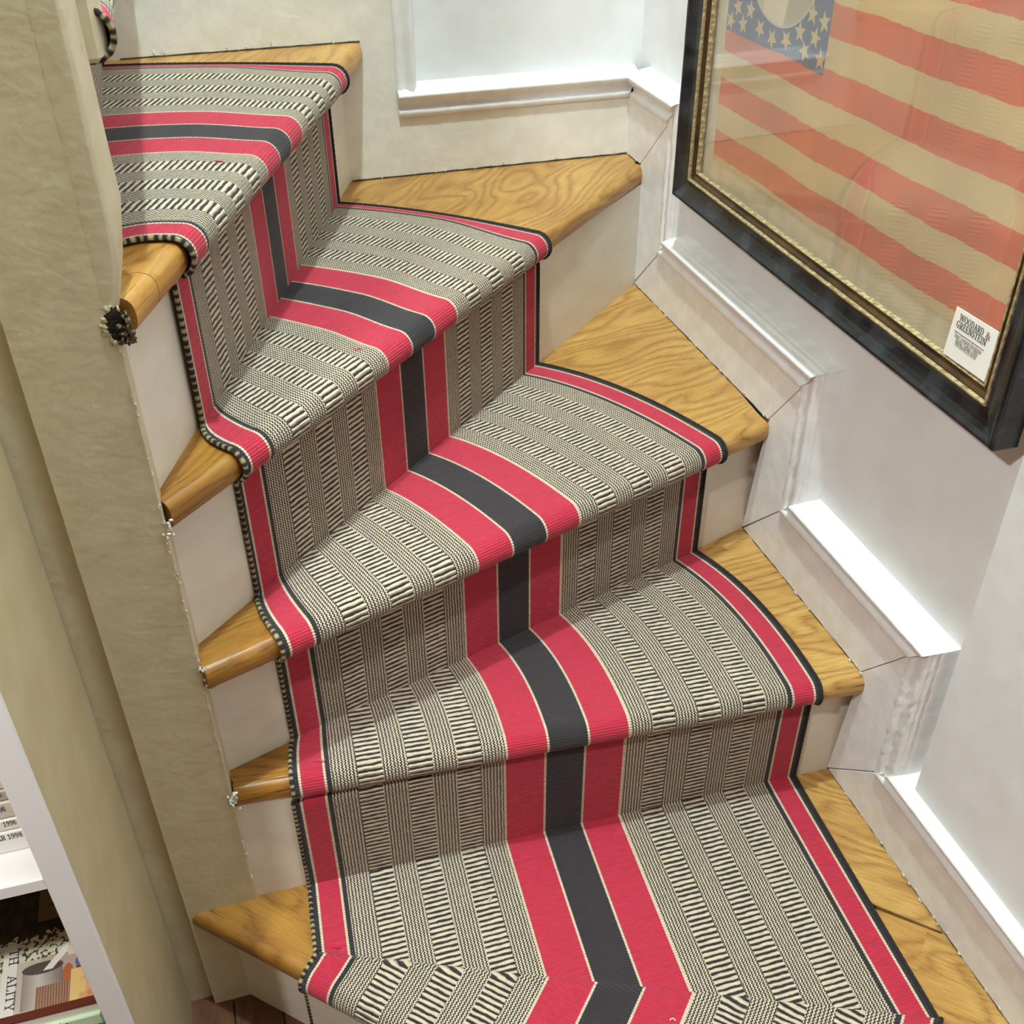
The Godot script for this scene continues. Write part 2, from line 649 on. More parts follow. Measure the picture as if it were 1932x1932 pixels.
# ---- walls, floor, ceiling
func shell() -> void:
	var f := structure("floor")
	var mb := MB.new()
	box(mb, Vector3(-3.4, -.30, -1.0), Vector3(1.2, -.206, 3.4))
	part("subfloor", mb, M.gap, f)
	var x := -.62
	var k := 0
	while x < .9:
		mb = MB.new()
		var w := 0.062
		var zc := 0.35 + 0.5 * (k % 3)
		for seg in [[-.05, zc], [zc, 1.6]]:
			var u0 := rng.randf() * 0.5
			var v0 := rng.randf() * 0.5
			prism(mb, [Vector2(x, seg[0] + .0006), Vector2(x + w - .0012, seg[0] + .0006), Vector2(x + w - .0012, seg[1] - .0006), Vector2(x, seg[1] - .0006)], func(a, b, y): return Vector3(a, y, b), -.206, -.200, .0012, 1.0)
			for i in mb.uv.size():
				pass
			for i in range(mb.v.size() - 1, -1, -1):
				mb.uv[i] = Vector2(mb.v[i].z * 1.2 + u0, mb.v[i].x * 2.2 + v0)
			var tint := 0.8 + 0.35 * rng.randf()
			for i in mb.c.size():
				mb.c[i] = Color(tint, tint, tint)
			part("plank", mb, M.parquet, f)
			mb = MB.new()
		x += w
		k += 1
	mb = MB.new()
	box(mb, Vector3(-3.4, -.206, 1.6), Vector3(1.2, -.2, 3.4))
	box(mb, Vector3(-3.4, -.206, -.05), Vector3(-.62, -.2, 1.6))
	part("boards_beyond", mb, M.parquet, f)
	var c := structure("ceiling")
	mb = MB.new()
	box(mb, Vector3(-3.4, 3.45, -1.0), Vector3(1.2, 3.55, 3.4))
	part("ceiling_board", mb, M.ceiling, c)
	# right wall: a sunk panel over the stair, flush plaster nearer
	var r := structure("wall_right")
	mb = MB.new()
	prism(mb, [Vector2(-.86, -.3), Vector2(.165, -.3), Vector2(.165, 3.5), Vector2(-.86, 3.5)], func(z, y, d): return WR(z, y, d), -.12, -.024)
	part("panel", mb, M.wall, r)
	mb = MB.new()
	prism(mb, [Vector2(.165, -.3), Vector2(3.4, -.3), Vector2(3.4, 3.5), Vector2(.165, 3.5)], func(z, y, d): return WR(z, y, d), -.12, -.002, .0012)
	part("plaster", mb, M.wall, r)
	# back wall: stile to the left, sunk panel over the moulding
	var b := structure("wall_back")
	var stile := paint(Color8(226, 222, 210), Color8(233, 230, 220), 0.45, 5.0, 0.18, 161)
	mb = MB.new()
	box(mb, Vector3(.30, -.3, -.92), Vector3(.86, 3.5, -.814))
	part("panel", mb, M.wall, b)
	mb = MB.new()
	prism(mb, [Vector2(-3.4, -.3), Vector2(.80, -.3), Vector2(.80, .690), Vector2(.380, .690), Vector2(.380, 3.5), Vector2(-3.4, 3.5)], func(a, y, z): return Vector3(a, y, z), -.92, -.794)
	part("stile", mb, stile, b)
	# the thin wall that carries the inner ends of the treads
	var l := structure("wall_inner")
	mb = MB.new()
	box(mb, Vector3(-3.4, -.3, -.10), Vector3(-.080, 3.5, -.012))
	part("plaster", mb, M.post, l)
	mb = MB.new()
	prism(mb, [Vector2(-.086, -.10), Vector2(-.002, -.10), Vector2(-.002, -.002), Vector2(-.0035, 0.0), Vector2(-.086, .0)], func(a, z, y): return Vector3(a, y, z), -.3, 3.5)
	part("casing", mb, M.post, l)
	# above the fifth tread the end of the wall carries a thicker corner bead
	mb = MB.new()
	var fx := [[.795, .002, .004, -.010], [.83, .009, .014, -.03], [.87, .0115, .020, -.043], [.92, .0115, .0195, -.045], [.97, .0118, .0192, -.045], [1.03, .012, .019, -.045], [1.5, .013, .02, -.045], [3.45, .013, .02, -.045]]
	var P := []
	var U := []
	for s in 9:
		var row := []
		var ur := []
		for q in fx:
			var pts := [Vector3(-.012, q[0], -.002), Vector3(-.009, q[0], 0.0004), Vector3(q[1] - .004, q[0], 0.0006), Vector3(q[1], q[0], -.001), Vector3((q[1] + q[2]) * .5, q[0], q[3] * .5), Vector3(q[2] - .0005, q[0], q[3] + .001), Vector3(q[2] - .002, q[0], q[3] - .003), Vector3(q[2] - .012, q[0], q[3] - .02), Vector3(-.02, q[0], -.10)]
			var pt: Vector3 = pts[s]
			pt += Vector3(1, 0, 0) * 0.0012 * bump.get_noise_2d(q[0] * 900.0, s * 40.0)
			row.append(pt)
			ur.append(Vector2(q[0], s * .02))
		P.append(row)
		U.append(ur)
	mb.grid(P, U, Vector3(0.7, 0, 1))
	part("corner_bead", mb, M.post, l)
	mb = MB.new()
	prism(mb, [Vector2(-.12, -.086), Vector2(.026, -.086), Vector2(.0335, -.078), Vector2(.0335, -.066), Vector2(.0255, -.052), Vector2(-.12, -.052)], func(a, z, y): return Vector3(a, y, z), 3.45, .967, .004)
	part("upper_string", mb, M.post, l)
	# broken plaster and splintered wood where the fifth tread's nosing enters the wall
	mb = MB.new()
	for i in 14:
		lump(mb, Vector3(-.001 + rng.randf_range(-.006, .004), .780 + rng.randf_range(-.011, .010), .0004), Vector3(.005, .006, .0016), i * 2.9, 0.5)
	part("hole_shade", mb, mat(Color8(34, 22, 13), 0.95), l)  # dark lumps on the surface paint the shade inside the break
	mb = MB.new()
	for i in 34:
		var p := Vector3(rng.randf_range(-.002, .009), .779 + rng.randf_range(-.014, .012), rng.randf_range(.0, .007))
		lump(mb, p, Vector3(rng.randf_range(.001, .003), rng.randf_range(.001, .0025), rng.randf_range(.002, .005)), i * 3.1, 0.7)
	part("splinter", mb, M.grime, l)
	mb = MB.new()
	for i in 13:
		var a := rng.randf_range(1.0, 4.9)
		lump(mb, Vector3(-.002 + .0095 * cos(a) + rng.randf_range(-.001, .001), .780 + .0165 * sin(a), .0006), Vector3(rng.randf_range(.0012, .0035), rng.randf_range(.001, .0025), .0012), i * 5.3, 0.7)
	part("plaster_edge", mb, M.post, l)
	mb = MB.new()
	for q in [[-.002, .196], [.001, .392], [.002, .384], [-.002, .188], [.0, .180], [.002, .374], [-.001, .574]]:
		for i in 9:
			lump(mb, Vector3(q[0] + rng.randf_range(-.005, .005), q[1] + rng.randf_range(-.007, .008), rng.randf_range(-.001, .006)), Vector3(rng.randf_range(.0008, .0022), rng.randf_range(.0008, .0026), rng.randf_range(.0008, .0026)), i * 7.7 + q[1] * 10.0, 0.7)
	part("peeling_caulk", mb, M.flake, l)
	mb = MB.new()
	for i in 60:
		var y := rng.randf_range(.02, .78)
		lump(mb, Vector3(-.003 + rng.randf_range(-.002, .001), y, -.0006), Vector3(.0011, rng.randf_range(.001, .004), .0011), i * 1.3, 0.5)
	var fl := part("paint_flake", mb, M.flake, l)
	fl.set_meta("kind", "stuff")
	# the rest of the hall, behind the viewer
	var w := structure("wall_left")
	mb = MB.new()
	box(mb, Vector3(-3.5, -.3, -1.0), Vector3(-3.4, 3.55, 3.4))
	part("plaster", mb, M.hall, w)
	w = structure("wall_front")
	mb = MB.new()
	box(mb, Vector3(-3.5, -.3, 3.4), Vector3(1.2, 3.55, 3.5))
	part("plaster", mb, M.hall, w)

# moulding along a path on a wall; f(a, b, d) places a point, side turns the path's left or right into the moulding's width
const PROF := [[0.0, -.004], [0.0, .0035], [.003, .0065], [.008, .0075], [.0115, .006], [.013, .0025], [.018, .003], [.022, .006], [.027, .0115], [.033, .0145], [.036, .0135], [.0385, .0095], [.0390, .0045], [.0405, .0040], [.0420, .0010], [.0425, -.0035], [.0440, -.0045], [.0455, -.0100], [.0475, -.026]]
func moulding(path: Array, f: Callable, side: float, host: Node3D, bumpy: Array, out: Callable, wid := 1.0, dep := 1.0) -> void:
	for s in path.size() - 1:
		var a: Vector2 = path[s]
		var b: Vector2 = path[s + 1]
		var d := (b - a).normalized()
		var nn := Vector2(-d.y, d.x) * side
		var ma := nn
		var mbv := nn
		if s > 0:
			var dp: Vector2 = (a - path[s - 1]).normalized()
			var np := Vector2(-dp.y, dp.x) * side
			ma = (np + nn) / maxf(1.0 + np.dot(nn), 0.2)
		if s < path.size() - 2:
			var dq: Vector2 = (path[s + 2] - b).normalized()
			var nq := Vector2(-dq.y, dq.x) * side
			mbv = (nq + nn) / maxf(1.0 + nq.dot(nn), 0.2)
		var steps := maxi(4, int((b - a).length() / 0.006))
		var P := []
		var U := []
		var amp: float = bumpy[s]
		for i in PROF.size():
			var row := []
			var ur := []
			for j in steps + 1:
				var t := float(j) / steps
				var q: Vector2 = (a + ma * PROF[i][0] * wid).lerp(b + mbv * PROF[i][0] * wid, t)
				var nz := bump.get_noise_3d(q.x * 5200.0, q.y * 5200.0, i * 22.0) + 0.6 * bump.get_noise_3d(q.x * 11000.0, q.y * 11000.0, i * 60.0)
				var soft := 0.55 if amp > .0015 else 1.0
				row.append(f.call(q.x, q.y, (PROF[i][1] * dep * soft if PROF[i][1] > 0.0 else PROF[i][1]) + nz * amp))
				ur.append(q)
			P.append(row)
			U.append(ur)
		var mb := MB.new()
		var sg := MB.new().grid(P, U, out.call())
		for cut in [[0, 1], [1, 5], [5, 11], [11, 12], [12, 14], [14, 15], [15, 18]]:
			mb.grid(P.slice(cut[0], cut[1] + 1), U.slice(cut[0], cut[1] + 1), Vector3.UP, [], [], sg)
		for e in [0, steps]:
			var cen := Vector3.ZERO
			for row in P:
				cen += row[e]
			cen /= P.size()
			var mid: Vector3 = P[6][steps / 2]
			for i in P.size() - 1:
				mb.tri(cen, P[i][e], P[i + 1][e], mid)
		part("moulding", mb, M.trim, host)

func skirting() -> void:
	var fr := func(z, y, d): return WR(z, y, d)
	var b := structure("baseboard_right")
	var pieces := [
		[Vector2(2.3, -.01), Vector2(2.3, .09), Vector2(.100, .09), Vector2(.0032, -.01)],
		[Vector2(.011, .0), Vector2(.0992, .0908), Vector2(.0992, .2922), Vector2(.029, .2)],
		[Vector2(.028, .2), Vector2(.0988, .293), Vector2(-.200, .293), Vector2(-.290, .198)],
		[Vector2(-.291, .2), Vector2(-.2008, .2938), Vector2(-.2008, .4862), Vector2(-.266, .4)],
		[Vector2(-.267, .4), Vector2(-.2012, .487), Vector2(-.645, .487), Vector2(-.735, .398)],
		[Vector2(-.736, .4), Vector2(-.6458, .4878), Vector2(-.6458, .6892), Vector2(-.738, .6)],
		[Vector2(-.739, .6), Vector2(-.6462, .690), Vector2(-.82, .690), Vector2(-.82, .598)]]
	for p in pieces:
		var mb := MB.new()
		prism(mb, p, fr, -.05, .0006, .0008)
		part("board", mb, M.trim, b)
	var t := structure("trim_1")
	moulding([Vector2(2.28, .09), Vector2(.100, .09), Vector2(.100, .293), Vector2(-.200, .293), Vector2(-.200, .487), Vector2(-.645, .487), Vector2(-.645, .690), Vector2(-.776, .690)], fr, -1.0, t, [.0006, .0026, .0007, .0024, .0008, .002, .0008], func(): return Vector3(-1, 0.3, 0))
	var fb := func(x, y, d): return Vector3(x, y, -.794 + d)
	b = structure("baseboard_back")
	var mb := MB.new()
	t = structure("trim_2")
	moulding([Vector2(.3795, .690), Vector2(.760, .690)], fb, 1.0, t, [.0008], func(): return Vector3(0, 0.3, 1), 0.95)
	moulding([Vector2(.379, 2.4), Vector2(.379, .728)], fb, 1.0, t, [.0005], func(): return Vector3(0.2, 0, 1), 0.7, 0.4)
	# dark open joint and curled paint where the treads meet the skirting
	mb = MB.new()
	var joints := [[WR(.012, .001, .0), WR(.8, .001, .0)], [WR(-.29, .201, 0.), WR(.03, .201, 0.)], [WR(-.731, .401, 0.), WR(-.262, .401, 0.)], [WR(-.79, .601, 0.), WR(-.735, .601, 0.)], [Vector3(.30, .6012, -.7935), Vector3(.752, .6012, -.7935)], [Vector3(.0, .8008, -.7935), Vector3(.33, .8008, -.7935)]]
	var mf := MB.new()
	for q in joints:
		var a: Vector3 = q[0]
		var e: Vector3 = q[1]
		var n := int((e - a).length() / 0.012)
		var pts := []
		var rad := []
		for i in n + 1:
			var p := a.lerp(e, float(i) / n)
			pts.append(p + Vector3.UP * 0.0006 * bump.get_noise_2d(i * 31.0, a.y * 900.0))
			rad.append(0.0011 + 0.0009 * bump.get_noise_2d(i * 40.0, a.y * 500.0 + 77.0))
			if rng.randf() < 0.35:
				lump(mf, p + Vector3(rng.randf_range(-.004, .0), rng.randf_range(.001, .006), rng.randf_range(-.001, .003)), Vector3(.0008, rng.randf_range(.001, .003), rng.randf_range(.001, .004)), i * 2.7, 0.6)
		tube(mb, pts, .001, 5, [], rad)
	part("joint", mb, M.gap, b)
	var fl := part("paint_flake", mf, M.flake, b)
	fl.set_meta("kind", "stuff")

# ---- treads and risers
func tread_board(k: int, keys: Array, host: Node3D, called: String, tint0: Color, tint1: Color, s0 := 0.0, s1 := 1.0) -> void:
	var lev := 0.2 * k
	var fn := face(k)
	var along: Vector2 = (N1[k] - N0[k]).normalized()
	var mb := MB.new()
	var P := []
	var U := []
	var CC := []
	var th := 0.032
	var r := th * 0.5
	var nS := 24
	for i in nS + 1:
		var s := lerpf(s0, s1, float(i) / nS)
		var np: Vector2 = N0[k].lerp(N1[k], s)
		var bp: Vector2 = keys[0][1]
		for q in keys.size() - 1:
			if s >= keys[q][0] - 1e-6:
				bp = keys[q][1].lerp(keys[q + 1][1], clampf((s - keys[q][0]) / (keys[q + 1][0] - keys[q][0]), 0.0, 1.0))
		var row := []
		var ur := []
		var cr := []
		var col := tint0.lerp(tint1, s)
		var tf := np - fn * r
		for j in 7:
			row.append(v3(bp.lerp(tf, j / 6.0), lev))
		for j in range(1, 10):
			var a := PI * j / 10.0
			row.append(v3(tf + fn * r * pow(sin(a), 0.7), lev - r + r * signf(cos(a)) * pow(absf(cos(a)), 0.8)))
		row.append(v3(tf, lev - th))
		row.append(v3(bp, lev - th))
		for p in row:
			var d2: Vector2 = Vector2(p.x, p.z) - N0[k]
			ur.append(Vector2(along.dot(d2) * 1.25 + k * 0.37, (fn.dot(d2) + (p.y - lev) * 0.8) * 2.4 + k * 0.23))
			cr.append(col)
		P.append(row)
		U.append(ur)
		CC.append(cr)
	mb.grid(P, U, v3(fn, 1.0), CC)
	# end faces
	for e in [0, nS]:
		var cen := Vector3.ZERO
		for p in P[e]:
			cen += p
		cen /= P[e].size()
		var ins: Vector3 = cen + v3(along, 0) * (0.1 if e == 0 else -0.1)
		for j in P[e].size() - 1:
			mb.tri(cen, P[e][j], P[e][j + 1], ins, U[e][j], U[e][j], U[e][j + 1], CC[e][j])
	part(called, mb, M.oak, host)

func stairs() -> void:
	var t := thing("staircase", "winding oak staircase with rounded nosings and white painted risers turning left", "staircase", Vector3(0.3, -.2, 0))
	var amber := Color(.66, .53, .28)  # varnish tone of the inner ends, deepened by shade put into the tint
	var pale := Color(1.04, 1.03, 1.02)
	# lowest tread: two boards, the joint runs along its slanted nosing
	var low := Node3D.new()
	low.name = "tread"
	t.add_child(low, true)
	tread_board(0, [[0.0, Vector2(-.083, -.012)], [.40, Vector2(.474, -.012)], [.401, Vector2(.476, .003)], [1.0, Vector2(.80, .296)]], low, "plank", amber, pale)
	var mb := MB.new()
	prism(mb, [Vector2(.482, -.012), Vector2(.79, -.012), Vector2(.80, .291)], func(x, z, y): return Vector3(x, y, z), -.03, -.0005, .0012)
	var al: Vector2 = (N1[0] - N0[0]).normalized()
	var f0 := face(0)
	for i in mb.v.size():
		var d2 := Vector2(mb.v[i].x, mb.v[i].z)
		mb.uv[i] = Vector2(al.dot(d2) * 1.25, f0.dot(d2) * 2.4 + .5)
		mb.c[i] = pale
	part("plank", mb, M.oak, low)
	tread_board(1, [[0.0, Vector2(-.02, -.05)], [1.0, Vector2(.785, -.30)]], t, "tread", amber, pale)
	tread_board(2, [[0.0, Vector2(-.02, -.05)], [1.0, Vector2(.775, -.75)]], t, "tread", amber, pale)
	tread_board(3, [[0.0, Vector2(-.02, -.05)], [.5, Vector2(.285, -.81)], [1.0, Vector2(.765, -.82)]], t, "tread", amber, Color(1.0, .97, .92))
	# fifth tread: the end piece by the wall is a board of its own
	var top := Node3D.new()
	top.name = "tread_004"
	t.add_child(top, true)
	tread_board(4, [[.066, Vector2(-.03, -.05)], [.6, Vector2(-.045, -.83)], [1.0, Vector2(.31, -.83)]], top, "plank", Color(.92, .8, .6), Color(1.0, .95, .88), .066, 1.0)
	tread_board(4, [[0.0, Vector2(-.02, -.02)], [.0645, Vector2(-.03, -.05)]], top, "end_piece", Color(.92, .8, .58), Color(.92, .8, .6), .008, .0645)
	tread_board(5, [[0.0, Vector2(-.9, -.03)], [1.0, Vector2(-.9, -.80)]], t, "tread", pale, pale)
	for k in 6:
		mb = MB.new()
		var a: Vector2 = R0[k]
		var b: Vector2 = R1[k]
		var d := (b - a).normalized()
		var n := face(k)
		n = (n - d * n.dot(d)).normalized()
		a -= d * .012
		b += d * .012
		prism(mb, [a, b, b - n * .018, a - n * .018], func(x, z, y): return Vector3(x, y, z), 0.2 * (k - 1) - (0.0 if k == 0 else .004), 0.2 * k - .029)
		part("riser", mb, M.riser, t)

# ---- the runner
var CT0 := [0.0, .065, .0797, .0925, .121, .030]       # where its edges cross each nosing, metres from the post
var CT1 := [0.0, .715, .721, .716, .712, .722]
var CB0 := [.010, .007, .009, .008, .008, .022]        # how far it stands off the wood there
var CB1 := [.010, .006, .008, .010, .012, .022]
var CR0 := [Vector2(.038, .066), Vector2(.062, -.002), Vector2(.072, -.061), Vector2(.061, -.092), Vector2(.038, -.124), Vector2(-.0135, -.102)]
var CR1 := [Vector2(.53, .52), Vector2(.722, .010), Vector2(.672, -.2575), Vector2(.507, -.505), Vector2(.261, -.698), Vector2(-.0255, -.745)]
const SEAM0 := Vector2(.057, .100)
const SEAM1 := Vector2(.712, .374)

func nose_at(k: int, s: float) -> Vector2:
	if k == 0:
		var q := SEAM0.lerp(SEAM1, s)
		var f := face(0)
		var d: float = f.dot(q - N0[0])
		return q - f * d + f * CB0[0]
	var d: Vector2 = (N1[k] - N0[k]).normalized()
	return N0[k] + d * lerpf(CT0[k], CT1[k], s) + face(k) * lerpf(CB0[k], CB1[k], s)

func runner() -> void:
	var t := thing("stair_runner", "striped woven runner in crimson, black and cream climbing the middle of the stairs", "runner", Vector3(.38, 0, .1))
	var lift := .0045
	var nS := 66
	var edges := [[], []]
	for k in range(5, -1, -1):
		var lev := 0.2 * k
		var fn := face(k)
		var r := 0.0185
		var P := []
		var U := []
		var voff := k * 0.0531
		for i in nS + 1:
			var s := float(i) / nS
			var np := nose_at(k, s)
			var tf := np - fn * r
			var row := []
			var ur := []
			var u := s
			# tread
			if k == 0:
				var b := CR0[1].lerp(CR1[1], s) as Vector2
				b += face(1) * lift
				var sm := SEAM0.lerp(SEAM1, s)
				for j in 17:
					var q := b.lerp(sm, j / 16.0)
					row.append(v3(q, lev + lift + (0.0 if j > 0 else 0.001)))
					ur.append(Vector2(u, q.y / TILE))
				var len0: float = maxf(fn.dot(tf - sm), 0.001)
				for j in 17:
					var q := sm + fn * len0 * j / 16.0
					var q2 := q - fn * 0.0035 if j == 0 else q
					row.append(v3(q2, lev + lift + 0.0032 * pow(1.0 - j / 16.0, 2.0)))
					ur.append(Vector2(u, (-fn.dot(tf - q)) / TILE))
			else:
				var b := Vector2(-.85, lerpf(-.105, -.752, s))
				if k < 5:
					b = CR0[k + 1].lerp(CR1[k + 1], s) as Vector2
					b += face(k + 1) * lift
				var ln := (tf - b).length()
				var ctl := tf - fn * ln * 0.62
				if k == 5:
					ctl = (tf + b) * 0.5
				for j in 27:
					var w := j / 26.0
					var q := b.lerp(ctl, w).lerp(ctl.lerp(tf, w), w)
					if k == 3 or k == 4:
						# the far border is turned partly under on the upper winders
						var keep := lerpf(.34, 1.0, smoothstep(.55, 1.0, w))
						var edge := .942
						var lim := 1.0 - (1.0 - edge) * keep
						var s2 := s / edge * lim if s < edge else lim + (s - edge) * keep
						var np2 := nose_at(k, s2)
						var tf2 := np2 - fn * r
						var b2 := CR0[k + 1].lerp(CR1[k + 1], s2) as Vector2
						b2 += face(k + 1) * lift
						var ctl2 := tf2 - fn * (tf2 - b2).length() * 0.62
						q = b2.lerp(ctl2, w).lerp(ctl2.lerp(tf2, w), w)
					row.append(v3(q, lev + lift))
					ur.append(Vector2(u, (voff - fn.dot(tf - q)) / TILE))
			# round the nosing
			var vv := voff if k > 0 else 0.0
			var arc := deg_to_rad(205.0)
			var rf := 0.0185
			for j in range(1, 16):
				var a := arc * j / 15.0
				row.append(v3(tf + fn * rf * sin(a), lev + lift - rf + rf * cos(a)))
				ur.append(Vector2(u, (vv + rf * a) / TILE))
			vv += rf * arc
			# down the riser
			var rb := CR0[k].lerp(CR1[k], s) as Vector2
			rb += fn * lift
			var ytop := lev - .040
			var ybot := lev - .2 + lift * 0.6
			for j in 11:
				var y := lerpf(ytop, ybot, j / 10.0)
				row.append(v3(rb, y))
				ur.append(Vector2(u, (vv + .012 + ytop - y) / TILE))
			P.append(row)
			U.append(ur)
			if i == 0 or i == nS:
				var e := 0 if i == 0 else 1
				edges[e].append(row)
		var mb := MB.new()
		mb.grid(P, U, v3(fn, 1.0))
		part("tread_fold", mb, M.weave, t)
	# corded selvages: dark cord with cream stitches
	var cd := Color8(34, 31, 31).srgb_to_linear()
	var cc := Color8(160, 146, 108).srgb_to_linear()
	for e in 2:
		var all := []
		for rows in edges[e]:
			all.append_array(rows)
		var pts := []
		var acc := 0.0
		var keep := Vector3(99, 99, 99)
		# resample
		for i in all.size() - 1:
			var a: Vector3 = all[i]
			var b: Vector3 = all[i + 1]
			var L := (b - a).length()
			if L < 1e-5:
				continue
			var m := maxi(1, int(L / 0.0018))
			for j in m:
				pts.append(a.lerp(b, float(j) / m))
		var cols := []
		var rad := []
		for i in pts.size():
			if i > 0:
				acc += (pts[i] - pts[i - 1]).length()
			var ph := fposmod(acc, .0080) / .0080
			var st := ph > 0.62
			cols.append(cc if st and e == 0 else cd)
			rad.append(.0022 + .0007 * sin(PI * ph / .62) if not st else .0022 + .0006 * sin(PI * (ph - .62) / .38))
		var mb := MB.new()
		tube(mb, pts, .003, 7, cols, rad)
		part("selvage", mb, M.yarn, t, "dark corded edge with cream stitches")

func scraps() -> void:
	var list := [[Vector3(.10, .8068, -.30), 1, "red thread scrap on the cream bars of the upper tread"], [Vector3(.215, .6068, -.235), 1, "red thread scrap on the black stripe of the upper winder"], [Vector3(.08, .0068, .098), 1, "red thread scrap by the fold at the runner's lower corner"], [Vector3(.425, .0075, .29), 0, "pale lint speck on the red stripe at the bottom step"], [Vector3(.10, .2068, -.012), 2, "curled tan thread on the red border of the second tread"], [Vector3(.27, .0068, .085), 0, "pale lint speck on a cream bar of the lowest tread"]]
	var cols := [Color8(232, 190, 180), Color8(190, 30, 62), Color8(186, 110, 92)]
	for q in list:
		var o := thing("thread_scrap", q[2], "lint", q[0], "scraps of thread on the runner")
		var mb := MB.new()
		var pts := []
		for i in 9:
			var a: float = i * 0.42 + q[0].x * 40.0
			pts.append(q[0] + Vector3(.0018 * cos(a) + .0006 * i, .0008 + .0005 * sin(i * 1.3), .0016 * sin(a * 1.3)))
		tube(mb, pts, .0008, 6)
		part("strand", mb, mat(cols[q[1]], 0.95), o)

# ---- framed flag
func frame_ring(host: Node3D, called: String, prof: Array, m: Material, z0: float, z1: float, y0: float, y1: float, back: bool) -> void:
	var cor := [Vector2(z0, y0), Vector2(z1, y0), Vector2(z1, y1), Vector2(z0, y1)]
	var inn := [Vector2(1, 1), Vector2(-1, 1), Vector2(-1, -1), Vector2(1, -1)]
	for s in 4:
		var e := (s + 1) % 4
		var P := []
		var U := []
		for i in prof.size():
			var row := []
			var ur := []
			var a: Vector2 = cor[s] + inn[s] * prof[i][0]
			var b: Vector2 = cor[e] + inn[e] * prof[i][0]
			for j in 41:
				var q := a.lerp(b, j / 40.0)
				var nz := 0.0005 * bump.get_noise_3d(q.x * 3000.0, q.y * 3000.0, i * 30.0)
				row.append(WR(q.x, q.y, prof[i][1] + nz))
				ur.append(Vector2(q.x + q.y, i * .01))
			P.append(row)
			U.append(ur)
		var mb := MB.new()
		# flat strips between neighbouring profile points keep the arrises crisp
		for i in prof.size() - 1:
			mb.grid([P[i], P[i + 1]], [U[i], U[i + 1]], WR(0, 0, 1.0) - WR(0, 0, 0) + Vector3(0, 0.0, 0.0))
		part(called, mb, m, host)

